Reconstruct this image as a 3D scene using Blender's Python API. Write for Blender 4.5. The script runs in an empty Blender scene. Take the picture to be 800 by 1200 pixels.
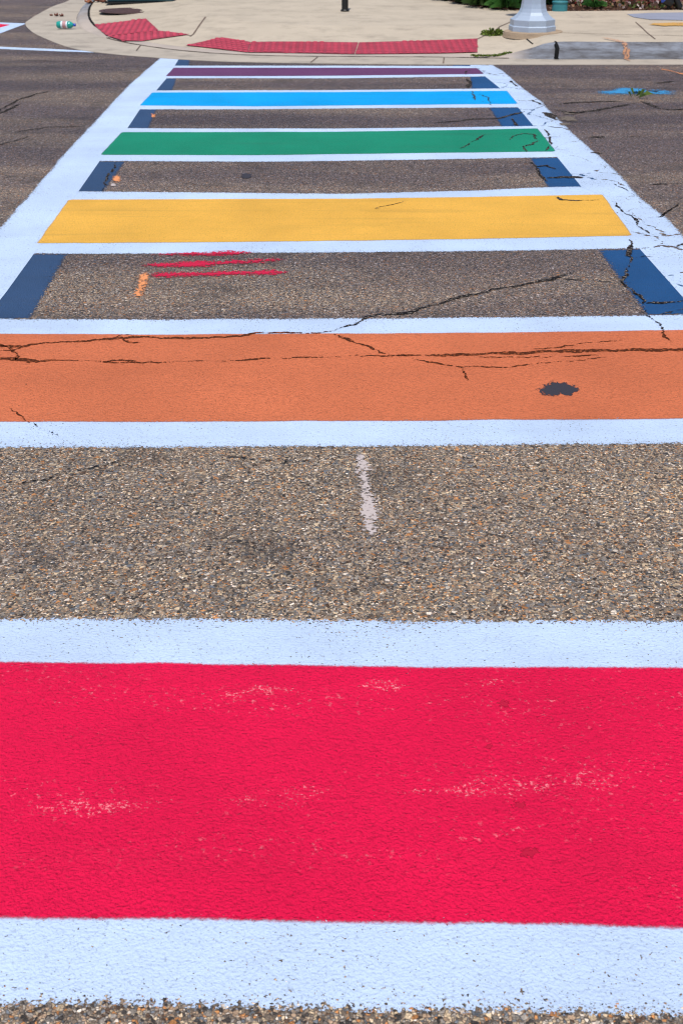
import bpy, bmesh, math, random
from mathutils import Vector, noise as mnoise
random.seed(7)
S = bpy.context.scene
COL = S.collection
R = math.radians

# ------------------------------------------------------------------ camera model
CAM_H = 1.6
FOC = 1450.0                       # focal length in photo pixels (800 x 1200)
HORIZON = -135.0
PITCH = math.atan((600 - HORIZON) / FOC)

def at(px, py, z=0.0):
    """photo pixel -> point on the horizontal plane at height z (metres)"""
    u = (px - 400) / FOC; v = (600 - py) / FOC
    dy = math.cos(PITCH) + v * math.sin(PITCH)
    dz = -math.sin(PITCH) + v * math.cos(PITCH)
    t = (z - CAM_H) / dz
    return Vector((u * t, dy * t, z))

# ------------------------------------------------------------------ node helper
class NT:
    def __init__(s, name):
        s.m = bpy.data.materials.new(name); s.m.use_nodes = True
        s.t = s.m.node_tree; s.t.nodes.clear()
        s.out = s.t.nodes.new('ShaderNodeOutputMaterial')
    def n(s, typ, ins=None, **kw):
        nd = s.t.nodes.new(typ)
        for k, v in kw.items(): setattr(nd, k, v)
        for k, v in (ins or {}).items():
            sk = nd.inputs[k]
            if isinstance(v, bpy.types.NodeSocket): s.t.links.new(v, sk)
            else: sk.default_value = v
        return nd
    def math(s, op, a, b=0.0, c=0.0, clamp=False):
        return s.n('ShaderNodeMath', {0: a, 1: b, 2: c}, operation=op, use_clamp=clamp).outputs[0]
    def mr(s, v, a, b, c=0.0, d=1.0, smooth=False):
        return s.n('ShaderNodeMapRange', {0: v, 1: a, 2: b, 3: c, 4: d},
                   interpolation_type='SMOOTHSTEP' if smooth else 'LINEAR').outputs[0]
    def mix(s, f, a, b, blend='MIX'):
        nd = s.n('ShaderNodeMix', {0: f}, data_type='RGBA', blend_type=blend)
        for i, v in ((6, a), (7, b)):
            if isinstance(v, bpy.types.NodeSocket): s.t.links.new(v, nd.inputs[i])
            else: nd.inputs[i].default_value = tuple(v) + ((1,) if len(v) == 3 else ())
        return nd.outputs[2]
    def noise(s, vec, scale, detail=2.0, rough=0.5):
        return s.n('ShaderNodeTexNoise', {'Vector': vec, 'Scale': scale, 'Detail': detail, 'Roughness': rough}).outputs[0]
    def ramp(s, fac, stops, const=True):
        nd = s.n('ShaderNodeValToRGB', {0: fac}); cr = nd.color_ramp
        cr.interpolation = 'CONSTANT' if const else 'LINEAR'
        while len(cr.elements) < len(stops): cr.elements.new(0.5)
        for e, (p, c) in zip(cr.elements, stops): e.position = p; e.color = tuple(c) + (1,)
        return nd.outputs[0]
    def pos(s): return s.n('ShaderNodeNewGeometry').outputs['Position']
    def attr(s, name): return s.n('ShaderNodeAttribute', attribute_name=name).outputs['Fac']
    def bump(s, h, dist, strength=1.0, nrm=None):
        nd = s.n('ShaderNodeBump', {'Height': h, 'Distance': dist, 'Strength': strength})
        if nrm: s.t.links.new(nrm, nd.inputs['Normal'])
        return nd.outputs[0]
    def finish(s, col, rough=0.8, nrm=None, alpha=None, metallic=0.0, spec=0.3, **extra):
        ins = {'Base Color': col if isinstance(col, bpy.types.NodeSocket) else tuple(col) + (1,),
               'Roughness': rough, 'Metallic': metallic, 'Specular IOR Level': spec}
        ins.update(extra)
        if nrm is not None: ins['Normal'] = nrm
        if alpha is not None: ins['Alpha'] = alpha
        b = s.n('ShaderNodeBsdfPrincipled', ins)
        s.t.links.new(b.outputs[0], s.out.inputs[0])
        return s.m

STONES = [(0.0, (.030, .028, .030)), (.14, (.105, .088, .078)), (.30, (.235, .175, .135)), (.45, (.17, .16, .16)),
          (.60, (.34, .28, .215)), (.73, (.085, .10, .13)), (.81, (.29, .14, .06)), (.87, (.43, .40, .385)),
          (.93, (.055, .036, .028))]

def road_material():
    s = NT('worn_asphalt'); p = s.pos()
    wob = s.n('ShaderNodeTexNoise', {'Vector': p, 'Scale': 60.0, 'Detail': 2.0}).outputs[1]
    q = s.n('ShaderNodeVectorMath', {0: wob, 1: (.5, .5, .5)}, operation='SUBTRACT').outputs[0]
    q = s.n('ShaderNodeVectorMath', {0: q, 3: .010}, operation='SCALE').outputs[0]
    q = s.n('ShaderNodeVectorMath', {0: p, 1: q}, operation='ADD').outputs[0]
    def layer(scale):
        v = s.n('ShaderNodeTexVoronoi', {'Vector': q, 'Scale': scale}, voronoi_dimensions='2D')
        e = s.n('ShaderNodeTexVoronoi', {'Vector': q, 'Scale': scale}, voronoi_dimensions='2D', feature='DISTANCE_TO_EDGE')
        sep = s.n('ShaderNodeSeparateColor', {0: v.outputs['Color']})
        c = s.ramp(sep.outputs[0], STONES)
        k = s.mr(sep.outputs[1], 0, 1, .62, 1.35)
        c = s.mix(1.0, c, s.n('ShaderNodeCombineColor', {0: k, 1: k, 2: k}).outputs[0], 'MULTIPLY')
        return c, s.mr(e.outputs['Distance'], 0.0, 0.16, 0, 1, True), sep.outputs[2], sep.outputs[1]
    c1, e1, b1, g1 = layer(178.0)
    c2, e2, b2, g2 = layer(92.0)
    c3, e3, b3, g3 = layer(260.0)
    base = (.040, .037, .038)
    fine = s.mix(e3, base, c3)
    fine = s.mix(.5, fine, (.075, .066, .062))
    mask1 = s.math('MULTIPLY', e1, s.mr(b1, .20, .22))
    col = s.mix(mask1, fine, c1)
    big = s.math('MULTIPLY', s.mr(b2, .80, .82), e2)
    col = s.mix(big, col, c2)
    # broad tone: tan worn aggregate, greyer and more binder towards the far gutter
    y = s.n('ShaderNodeSeparateXYZ', {0: p}).outputs[1]
    far = s.mr(y, 4.6, 9.5); mid = s.mr(y, 3.4, 4.8)
    lo = s.noise(p, .55, 3.0)
    lo2 = s.noise(s.n('ShaderNodeMapping', {'Vector': p, 'Scale': (.35, 1.6, 1)}).outputs[0], 1.0, 3.0, .6)
    f = s.math('ADD', s.math('MULTIPLY', far, .85), s.mr(lo2, .35, .65, -.22, .22), clamp=True)
    g = s.math('ADD', s.math('MULTIPLY', mid, .9), s.mr(lo2, .35, .65, -.3, .3), clamp=True)
    col = s.mix(1.0, col, s.mix(g, (2.25, 2.06, 1.78), s.mix(f, (1.48, 1.36, 1.34), (.88, .83, 1.0))), 'MULTIPLY')
    st = s.mr(s.noise(p, 2.3, 4.0, .6), .56, .70)
    col = s.mix(s.math('MULTIPLY', st, .5), col, (.045, .04, .042))
    wp = s.noise(s.n('ShaderNodeMapping', {'Vector': p, 'Scale': (.25, .9, 1)}).outputs[0], 1.0, 4.0, .6)
    col = s.mix(1.0, col, s.ramp(wp, [(.32, (.78, .78, .80)), (.68, (1.18, 1.15, 1.10))], const=False), 'MULTIPLY')
    h = s.math('ADD', s.math('MULTIPLY', mask1, s.mr(g1, 0, 1, .4, 1.0)), s.math('MULTIPLY', big, .6))
    h = s.math('ADD', h, s.math('MULTIPLY', e3, .25))
    return s.finish(col, .78, s.bump(h, .0050, .9), spec=.25)

def paint_material(name, colr, soft=False, pits=.5, rub=None, rubamt=0.0, bump=1.0, grime=.10, thin=0.0, crackle=0.0, mott=.26):
    """road paint lying over aggregate; the edge attribute is the distance in metres from the sheet's border"""
    s = NT(name); p = s.pos()
    e = s.attr('edge')
    n60 = s.noise(p, 62.0, 3.0, .6)
    n9 = s.noise(p, 7.0, 2.0)
    n130 = s.noise(p, 125.0, 2.5, .6)
    if soft:
        a = s.math('ADD', e, s.math('MULTIPLY', s.math('SUBTRACT', n9, .5), .012))
        a = s.math('ADD', a, s.math('MULTIPLY', s.math('SUBTRACT', n130, .5), .012))
        alpha = s.mr(a, .0, .014, 0, 1, True)
    else:
        a = s.math('ADD', e, s.math('MULTIPLY', s.math('SUBTRACT', n9, .5), .018))
        a = s.math('ADD', a, s.math('MULTIPLY', s.math('SUBTRACT', n130, .5), .075))
        a = s.math('ADD', a, s.math('MULTIPLY', s.math('SUBTRACT', n60, .5), .05))
        alpha = s.mr(a, .006, .010)
    # pits where a stone was never covered; more of them near the ragged border
    w = s.mr(e, 0.0, .07, .0, 1.0)
    reg = s.noise(p, 3.1, 2.0)
    thr = s.math('ADD', s.math('MULTIPLY', w, .075), s.mr(reg, .32, .68, .645, .575))
    thr = s.math('ADD', thr, (1 - pits) * .13 - .018)
    pit = s.mr(s.math('SUBTRACT', n130, thr), 0.0, .012)
    alpha = s.math('MULTIPLY', alpha, s.math('SUBTRACT', 1.0, pit), clamp=True)
    if crackle:
        wv = s.n('ShaderNodeTexNoise', {'Vector': p, 'Scale': 7.0, 'Detail': 4.0}).outputs[1]
        wv = s.n('ShaderNodeVectorMath', {0: wv, 3: .16}, operation='SCALE').outputs[0]
        wv = s.n('ShaderNodeVectorMath', {0: p, 1: wv}, operation='ADD').outputs[0]
        ve = s.n('ShaderNodeTexVoronoi', {'Vector': wv, 'Scale': 2.3}, voronoi_dimensions='2D', feature='DISTANCE_TO_EDGE').outputs['Distance']
        br = s.mr(s.noise(p, 22.0, 3.0, .7), .40, .64, -.006, .040)
        br = s.math('MULTIPLY', br, s.mr(s.noise(p, .9, 2.0), .30, .46))
        ck = s.mr(s.math('SUBTRACT', br, ve), .0, .006)
        alpha = s.math('MULTIPLY', alpha, s.math('SUBTRACT', 1.0, s.math('MULTIPLY', ck, crackle)), clamp=True)
    if thin:
        stone = s.n('ShaderNodeTexVoronoi', {'Vector': p, 'Scale': 118.0}, voronoi_dimensions='2D')
        g = s.n('ShaderNodeSeparateColor', {0: stone.outputs['Color']}).outputs[0]
        g = s.math('ADD', s.math('MULTIPLY', g, .6), s.math('MULTIPLY', n60, .6))
        alpha = s.math('MULTIPLY', alpha, s.mr(g, thin - .12, thin + .12), clamp=True)
    v = s.noise(p, 1.7, 4.0, .6)
    c = s.mix(s.mr(v, .3, .7), [x * .86 for x in colr], [min(1, x * 1.07) for x in colr])
    # rubbed tyre dirt, stretched along the traffic direction (across the stripes' length)
    st = s.noise(s.n('ShaderNodeMapping', {'Vector': p, 'Scale': (.7, 9.0, 1)}).outputs[0], 1.0, 4.0, .65)
    c = s.mix(s.math('MULTIPLY', s.mr(st, .52, .72), grime * 2.2), c, [x * .42 + .03 for x in colr])
    mot = s.noise(p, 72.0, 4.0, .7)
    c = s.mix(s.mr(mot, .46, .64, 0, mott), c, [x * .62 for x in colr])
    spk = s.mr(s.noise(p, 135.0, 1.5), .63, .70)
    c = s.mix(s.math('MULTIPLY', spk, .45), c, [x * .4 for x in colr])
    if rub:
        sp = s.mr(s.noise(p, 70.0, 3.0, .7), .60, .70)
        band = s.mr(s.noise(s.n('ShaderNodeMapping', {'Vector': p, 'Scale': (1.2, 7.0, 1)}).outputs[0], 1.0, 3.0, .6), .48, .66)
        c = s.mix(s.math('MULTIPLY', s.math('MULTIPLY', sp, band), rubamt), c, rub)
    vo = s.n('ShaderNodeTexVoronoi', {'Vector': p, 'Scale': 118.0, 'Smoothness': 1.0}, voronoi_dimensions='2D', feature='SMOOTH_F1').outputs['Distance']
    h = s.math('ADD', s.math('MULTIPLY', s.math('SUBTRACT', 1.0, vo), .35), s.math('MULTIPLY', s.noise(p, 165.0, 3.0, .6), 1.5))
    h = s.math('ADD', h, s.math('MULTIPLY', s.noise(p, 24.0, 3.0, .6), .7))
    return s.finish(c, .66, s.bump(h, .0066 * bump, .9), alpha, spec=.10)

def spray_material(name, colr, dens, soft=.036):
    s = NT(name); p = s.pos()
    e = s.attr('edge')
    vor = s.n('ShaderNodeTexVoronoi', {'Vector': p, 'Scale': 118.0}, voronoi_dimensions='2D')
    g = s.n('ShaderNodeSeparateColor', {0: vor.outputs['Color']}).outputs[1]
    n = s.math('ADD', s.math('MULTIPLY', g, .6), s.math('MULTIPLY', s.noise(p, 40.0, 3.0, .6), .8))
    n = s.math('ADD', n, s.mr(s.noise(p, 4.0, 4.0, .65), .35, .65, -.24, .20))
    t = s.math('ADD', s.math('SUBTRACT', n, 1.0 - dens), s.mr(e, 0, soft, -.62, .24))
    alpha = s.mr(t, -.06, .20)
    h = s.noise(p, 120.0, 3.0)
    return s.finish(colr, .7, s.bump(h, .003, .8), alpha, spec=.2)

def crack_material(name, colr, c2, rag=1.0):
    s = NT(name); p = s.pos()
    e = s.attr('edge')
    n = s.math('ADD', s.math('MULTIPLY', s.noise(p, 75.0, 3.0, .7), 1.0), s.math('MULTIPLY', s.noise(p, 14.0, 2.0), .8))
    a = s.math('ADD', e, s.math('MULTIPLY', s.math('SUBTRACT', n, .90), .034 * rag))
    alpha = s.mr(a, .0018, .0036)
    c = s.mix(s.mr(s.noise(p, 90.0, 2.0), .54, .64), colr, c2)
    return s.finish(c, .95, s.bump(s.noise(p, 100.0, 3.0), .008, 1.0), alpha, spec=.05)

def concrete_material(name, colr, dark, dirt=.3, scale=1.0, spec=.2):
    s = NT(name); p = s.pos()
    n = s.noise(p, 1.4 * scale, 5.0, .62)
    c = s.mix(s.mr(n, .32, .68), [x * .90 for x in colr], [x * 1.05 for x in colr])
    n2 = s.noise(s.n('ShaderNodeMapping', {'Vector': p, 'Scale': (1.1, 1.1, 9.0)}).outputs[0], 2.6 * scale, 5.0, .7)
    c = s.mix(s.math('MULTIPLY', s.mr(n2, .48, .72), dirt), c, dark)
    sp = s.mr(s.noise(p, 70.0, 2.0), .62, .70)
    c = s.mix(s.math('MULTIPLY', sp, .22), c, dark)
    h = s.math('ADD', s.noise(p, 160.0, 3.0), s.math('MULTIPLY', s.noise(p, 18.0, 2.0), .7))
    return s.finish(c, .85, s.bump(h, .0025, .6), spec=spec)

def simple(name, colr, rough=.6, metallic=0.0, spec=.4, var=.12, scale=14.0, bump=.0015, **extra):
    s = NT(name); p = s.pos()
    n = s.noise(p, scale, 4.0, .6)
    c = s.mix(s.mr(n, .3, .7), [x * (1 - var) for x in colr], [min(1, x * (1 + var)) for x in colr])
    return s.finish(c, rough, s.bump(s.noise(p, scale * 9, 3.0), bump, .5), metallic=metallic, spec=spec, **extra)

def brick_material():
    s = NT('red_brick'); tc = s.n('ShaderNodeTexCoord').outputs['Object']
    x = s.n('ShaderNodeSeparateXYZ', {0: tc})
    uv = s.n('ShaderNodeCombineXYZ', {0: s.math('ADD', x.outputs[0], x.outputs[1]), 1: x.outputs[2], 2: 0.0}).outputs[0]
    b = s.n('ShaderNodeTexBrick', {'Vector': uv, 'Scale': 1.0, 'Brick Width': .205, 'Row Height': .072, 'Mortar Size': .006,
                                   'Color1': (.26, .022, .022, 1), 'Color2': (.17, .014, .016, 1), 'Mortar': (.42, .25, .25, 1), 'Mortar Smooth': .2})
    c = s.mix(s.mr(s.noise(tc, 9.0, 4.0), .3, .7, 0, .35), b.outputs[0], (.10, .012, .012))
    h = s.math('ADD', s.math('SUBTRACT', 1.0, b.outputs[1]), s.math('MULTIPLY', s.noise(tc, 80.0, 3.0), .3))
    return s.finish(c, .85, s.bump(h, .006, .7), spec=.2)

def leaf_material(name, c1, c2):
    s = NT(name)
    oi = s.attr('tone')
    c = s.mix(oi, c1, c2)
    return s.finish(c, .5, spec=.35, **{'Transmission Weight': 0.0})

M = {}
M['road'] = road_material()
WHITE = (.51, .63, .84)
M['white'] = paint_material('white_road_paint', WHITE, pits=.95, grime=.05, bump=.6, mott=.12)
M['white_worn'] = paint_material('chipped_white_road_paint', WHITE, pits=1.1, grime=.06, crackle=1.0, bump=.7, mott=.16)
M['red'] = paint_material('crimson_road_paint', (.87, .008, .074), soft=True, pits=.35, rub=(.95, .32, .36), rubamt=.55, bump=1.5, grime=.03)
M['orange'] = paint_material('orange_road_paint', (.82, .222, .098), soft=True, pits=.62, rub=(.85, .36, .25), rubamt=.3, bump=1.9, grime=.06, mott=.50)
M['yellow'] = paint_material('yellow_road_paint', (.83, .45, .075), soft=True, pits=.4, bump=1.0, grime=.16)
M['green'] = paint_material('green_road_paint', (.010, .255, .15), soft=True, pits=.4, bump=1.0, grime=.12)
M['sky'] = paint_material('bright_blue_road_paint', (.001, .37, .84), soft=True, pits=.3, bump=1.0, grime=.08)
M['purple'] = paint_material('plum_road_paint', (.145, .05, .14), soft=True, pits=.3, bump=1.0, grime=.10)
M['navy_l'] = paint_material('faded_slate_blue_road_paint', (.040, .085, .185), pits=.8, bump=1.1, grime=.14)
M['navy'] = paint_material('slate_blue_road_paint', (.018, .085, .235), pits=.75, bump=1.1, grime=.10)
M['spray_red'] = spray_material('crimson_spray', (.50, .008, .048), .50, .062)
M['spray_orange'] = spray_material('orange_spray', (.70, .27, .11), .40)
M['spray_white'] = spray_material('pinkish_white_chalk', (.47, .40, .385), .30)
M['spray_blue'] = spray_material('blue_spray', (.04, .24, .48), .38, .12)
M['spray_faint'] = spray_material('faded_orange_spray', (.48, .25, .15), .22)
M['spray_yellow'] = spray_material('ochre_spray', (.55, .31, .09), .48)
M['scuff'] = spray_material('pale_scuff', (.90, .22, .26), .07)
def scuff_material():
    s = NT('pale_scuff_rub'); p = s.pos(); e = s.attr('edge')
    n = s.math('ADD', s.noise(p, 150.0, 3.0, .7), s.math('MULTIPLY', s.noise(p, 6.0, 3.0), .30))
    t = s.math('ADD', s.math('SUBTRACT', n, .775), s.mr(e, 0, .05, -.20, .06))
    return s.finish((.95, .24, .30), .7, None, s.mr(t, 0, .10, 0, .75), spec=.1)
M['scuff'] = scuff_material()
M['tar'] = spray_material('dark_tar', (.036, .033, .044), .92, .03)
M['crack'] = crack_material('crack_dirt_and_shade', (.014, .012, .013), (.20, .17, .15))  # dark colour holds both crack dirt and the shade of its depth
M['crack_orange'] = crack_material('crack_in_orange_paint', (.075, .022, .010), (.34, .09, .035))
M['crumb'] = crack_material('crack_rubble', (.17, .14, .12), (.05, .045, .04), 2.0)
M['walk'] = concrete_material('sidewalk_concrete', (.475, .405, .32), (.27, .23, .185), .60)
M['gutter'] = concrete_material('gutter_concrete', (.42, .365, .305), (.21, .185, .16), .70)
def kerb_material():
    s = NT('kerb_concrete'); p = s.pos()
    t = s.attr('tone')
    n = s.noise(s.n('ShaderNodeMapping', {'Vector': p, 'Scale': (1.3, 1.3, 7.0)}).outputs[0], 2.4, 5.0, .65)
    grey = s.mix(s.mr(n, .36, .64), (.10, .096, .104), (.25, .27, .32))
    tan = s.mix(s.mr(s.noise(p, 2.0, 5.0), .3, .7), (.36, .31, .275), (.46, .39, .34))
    c = s.mix(t, tan, grey)
    h = s.math('ADD', s.noise(p, 160.0, 3.0), s.math('MULTIPLY', s.noise(p, 18.0, 2.0), .7))
    return s.finish(c, .85, s.bump(h, .003, .6), spec=.2)
M['kerb'] = kerb_material()
M['slab'] = concrete_material('blue_grey_patch_concrete', (.27, .29, .37), (.19, .20, .25), .3)
M['footing'] = concrete_material('footing_concrete', (.36, .27, .19), (.16, .11, .08), .6, 3.0)
M['mat'] = simple('red_tactile_paving', (.42, .042, .078), .75, var=.16, scale=5.0)
M['matbase'] = simple('darker_red_tactile_base', (.29, .036, .062), .85, var=.2, scale=5.0)  # plate in a darker red than the domes
M['iron'] = simple('rusty_iron', (.085, .045, .045), .7, metallic=.3, var=.35, scale=20.0, bump=.004)
M['pole'] = simple('pale_painted_metal', (.38, .45, .56), .42, metallic=.15, spec=.5, var=.05, scale=8.0)
M['black'] = simple('black_painted_metal', (.010, .010, .011), .45, var=.1)
M['teal'] = simple('teal_plastic', (.035, .19, .22), .5, var=.12)
M['cabinet'] = simple('teal_grey_metal', (.055, .145, .18), .5, var=.12, scale=4.0)
M['brick'] = brick_material()
M['coping'] = concrete_material('pale_coping_stone', (.42, .34, .31), (.22, .17, .16), .4)
M['mulch'] = None
M['bottle'] = simple('teal_bottle_plastic', (.02, .42, .36), .18, spec=.6, var=.1, **{'Transmission Weight': .35, 'IOR': 1.45})
M['label'] = simple('pale_bottle_label', (.62, .72, .78), .4, var=.15, scale=60.0)
M['label_band'] = simple('dull_pink_label_band', (.45, .24, .25), .5, var=.3, scale=90.0)
M['cap'] = simple('blue_bottle_cap', (.02, .06, .42), .35)
M['dry'] = simple('dry_brown_leaf', (.15, .05, .032), .8, var=.4, scale=40.0)
M['rust_leaf'] = simple('rust_brown_leaf', (.30, .11, .05), .8, var=.4, scale=40.0)
M['lens'] = simple('blue_glass_lens', (.02, .07, .30), .15, spec=.7)
M['weed'] = leaf_material('weed_leaf', (.06, .10, .014), (.20, .26, .04))
M['shrub'] = leaf_material('shrub_leaf', (.010, .026, .006), (.055, .115, .022))
M['blade'] = leaf_material('long_grass_blade', (.022, .07, .014), (.07, .22, .04))
M['weedblade'] = leaf_material('road_weed_blade', (.05, .10, .02), (.22, .30, .06))
M['stem'] = simple('brown_stem', (.06, .04, .025), .8)

def mulch_material():
    s = NT('bark_mulch'); p = s.pos()
    v = s.n('ShaderNodeTexVoronoi', {'Vector': s.n('ShaderNodeMapping', {'Vector': p, 'Scale': (1, 1.4, 1)}).outputs[0], 'Scale': 34.0})
    sep = s.n('ShaderNodeSeparateColor', {0: v.outputs['Color']})
    c = s.ramp(sep.outputs[0], [(0, (.022, .012, .009)), (.35, (.06, .028, .018)), (.6, (.11, .05, .03)), (.82, (.19, .10, .06)), (.94, (.40, .31, .26))])
    return s.finish(c, .9, s.bump(v.outputs['Distance'], .03, 1.0), spec=.1)
M['mulch'] = mulch_material()

# ------------------------------------------------------------------ mesh helpers
def link(name, verts, faces, mat, parent=None, edge=None, tone=None, smooth=False):
    me = bpy.data.meshes.new(name)
    me.from_pydata([tuple(v) for v in verts], [], faces)
    if edge is not None:
        a = me.attributes.new('edge', 'FLOAT', 'POINT'); a.data.foreach_set('value', edge)
    if tone is not None:
        a = me.attributes.new('tone', 'FLOAT', 'POINT'); a.data.foreach_set('value', tone)
    me.materials.append(mat)
    bm = bmesh.new(); bm.from_mesh(me); bmesh.ops.recalc_face_normals(bm, faces=bm.faces); bm.to_mesh(me); bm.free()
    if smooth:
        for p in me.polygons: p.use_smooth = True
    me.update()
    o = bpy.data.objects.new(name, me); COL.objects.link(o)
    if parent: o.parent = parent
    return o

def up(o):
    """turn sheets to face upward"""
    me = o.data
    if sum(p.normal.z * p.area for p in me.polygons) < 0: me.flip_normals()
    return o

def tag(o, label, cat, group=None, kind=None):
    o['label'] = label; o['category'] = cat
    if group: o['group'] = group
    if kind: o['kind'] = kind
    return o

def empty(name, loc, label, cat, group=None, rz=0.0):
    o = bpy.data.objects.new(name, None); COL.objects.link(o)
    o.location = loc; o.rotation_euler.z = rz; o.empty_display_size = .1
    return tag(o, label, cat, group)

def struct(o): o['kind'] = 'structure'; return o

def resample(P, n):
    L = [0]
    for a, b in zip(P, P[1:]): L.append(L[-1] + (b - a).length)
    out = []; j = 0
    for i in range(n):
        t = L[-1] * i / (n - 1)
        while j < len(L) - 2 and L[j + 1] < t: j += 1
        k = (t - L[j]) / max(1e-9, L[j + 1] - L[j])
        out.append(P[j].lerp(P[j + 1], min(1, max(0, k))))
    return out

def strip(name, near, far, z, mat, parent=None, ends=True, wav=.004, sides='nf'):
    """paint sheet between two edges given as photo pixels; edges waver a few millimetres as hand painting does"""
    A = [at(*p) for p in near]; B = [at(*p) for p in far]
    n = max(24, int((A[-1] - A[0]).length / .03))
    A = resample(A, n); B = resample(B, n)
    V = []; E = []; F = []
    for i in range(n):
        a = A[i].copy(); b = B[i].copy()
        a.y += wav * mnoise.noise(Vector((a.x * 3.1, a.y, 1.3))) ; b.y += wav * mnoise.noise(Vector((b.x * 3.3, b.y, 7.9)))
        u = (b - a).normalized()
        if 'n' not in sides: a = a - u * .035      # runs on under the coloured paint
        if 'f' not in sides: b = b + u * .035
        d = (b - a).length
        ts = [0, .015 / d, .03 / d, .07 / d, .5, 1 - .07 / d, 1 - .03 / d, 1 - .015 / d, 1]
        if d < .16: ts = [0, .12, .25, .38, .5, .62, .75, .88, 1]
        dx = min((A[i] - A[0]).length, (A[i] - A[-1]).length) if ends else 9
        for t in ts:
            q = a.lerp(b, t); q.z = z
            V.append(q); E.append(min(t * d if 'n' in sides else 9, (1 - t) * d if 'f' in sides else 9, dx, .1))
    m = len(ts)
    for i in range(n - 1):
        for j in range(m - 1):
            F.append((i * m + j, (i + 1) * m + j, (i + 1) * m + j + 1, i * m + j + 1))
    return up(link(name, V, F, mat, parent, edge=E))

def ribbon(name, pts, w, z, mat, parent=None, jag=0.0, taper=True, wvar=.5, w2=None, world=False, zf=None):
    P = pts if world else [at(*p) for p in pts]
    L = sum((b - a).length for a, b in zip(P, P[1:]))
    n = max(8, min(500, int(L / .012)))
    Q = resample(P, n); V = []; E = []; F = []
    sd = random.random() * 100
    for i in range(n):
        t = (Q[min(n - 1, i + 1)] - Q[max(0, i - 1)]); t.z = 0; t.normalize()
        nn = Vector((-t.y, t.x, 0))
        s = i * L / n
        off = jag * (mnoise.noise(Vector((s * 9, sd, 0))) + .6 * mnoise.noise(Vector((s * 30, sd, 3))) + .35 * mnoise.noise(Vector((s * 75, sd, 5))))
        ww = w + ((w2 - w) * i / (n - 1) if w2 else 0)
        ww *= 1 + wvar * 1.6 * mnoise.noise(Vector((s * 6, sd, 9)))
        k = min(i, n - 1 - i) / (n * .12)
        if taper: ww *= min(1, .25 + .75 * k)
        ww = max(ww, .002)
        c = Q[i] + nn * off
        for q, e in ((c - nn * ww * .5, 0), (c, ww * .5), (c + nn * ww * .5, 0)):
            V.append(Vector((q.x, q.y, (zf(q.x, q.y) if zf else 0) + z)))
            ee = e
            if taper: ee = min(e, L * min(i, n - 1 - i) / n * .6)
            E.append(ee)
    for i in range(n - 1):
        for j in (0, 1): F.append((i * 3 + j, i * 3 + j + 1, i * 3 + 4 + j, i * 3 + 3 + j))
    return up(link(name, V, F, mat, parent, edge=E))

def blob(name, cx, cy, rx, ry, z, mat, parent=None, n=40, rough=.3, seed=0):
    """irregular flat patch around a photo pixel (radii in photo pixels)"""
    c = at(cx, cy); V = [Vector((c.x, c.y, z))]; E = [.05]; F = []
    for i in range(n):
        a = 2 * math.pi * i / n
        k = 1 + rough * mnoise.noise(Vector((math.cos(a) * 2.2, math.sin(a) * 2.2, seed)))
        q = at(cx + rx * k * math.cos(a), cy + ry * k * math.sin(a)); q.z = z
        V.append(q); E.append(0)
    for i in range(n): F.append((0, 1 + i, 1 + (i + 1) % n))
    return up(link(name, V, F, mat, parent, edge=E))

def lathe(name, prof, mat, parent=None, seg=24, rot=0.0, loc=(0, 0, 0), smooth=True, axis='z'):
    V = []; F = []
    for r, h in prof:
        for i in range(seg):
            a = rot + 2 * math.pi * i / seg
            v = (r * math.cos(a), r * math.sin(a), h)
            if axis == 'x': v = (v[2], v[0], v[1])
            V.append(Vector(v) + Vector(loc))
    for j in range(len(prof) - 1):
        for i in range(seg):
            F.append((j * seg + i, j * seg + (i + 1) % seg, (j + 1) * seg + (i + 1) % seg, (j + 1) * seg + i))
    F.append(tuple(range(seg))[::-1]); b = (len(prof) - 1) * seg; F.append(tuple(range(b, b + seg)))
    o = link(name, V, F, mat, parent)
    if smooth:
        for p in o.data.polygons: p.use_smooth = True
        md = o.modifiers.new('edge', 'EDGE_SPLIT'); md.split_angle = R(35)
    return o

def box(name, x0, x1, y0, y1, z0, z1, mat, parent=None, bev=.01, seg=2):
    bm = bmesh.new(); bmesh.ops.create_cube(bm, size=1)
    for v in bm.verts:
        v.co = Vector((x0 + (x1 - x0) * (v.co.x + .5), y0 + (y1 - y0) * (v.co.y + .5), z0 + (z1 - z0) * (v.co.z + .5)))
    if bev: bmesh.ops.bevel(bm, geom=bm.edges[:], offset=bev, segments=seg, affect='EDGES', profile=.5)
    me = bpy.data.meshes.new(name); bm.to_mesh(me); bm.free(); me.materials.append(mat)
    o = bpy.data.objects.new(name, me); COL.objects.link(o)
    if parent: o.parent = parent
    return o

# ------------------------------------------------------------------ road
road = link('road', [(-160, -60, 0), (160, -60, 0), (160, 260, 0), (-160, 260, 0)], [(0, 1, 2, 3)], M['road'])
road['kind'] = 'structure'; up(road)

Z_NAVY, Z_BAND, Z_BORDER, Z_COL, Z_SPRAY, Z_CRACK = .0007, .0013, .0018, .0024, .0032, .0039
def xl(y): return 375 - .79 * (y + 135)
def xr(y): return 375 + .893 * (y + 135)
def ext(pts, pad=0):
    """run an edge on to the inner sides of the two border lines"""
    (x0, y0), (x1, y1) = pts[0], pts[-1]
    sl = (y1 - y0) / (x1 - x0)
    out = list(pts)
    a = xl(y0) - pad; b = xr(y1) + pad
    if a < x0: out = [(a, y0 + sl * (a - x0))] + out
    if b > x1: out = out + [(b, y1 + sl * (b - x1))]
    return out

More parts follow.
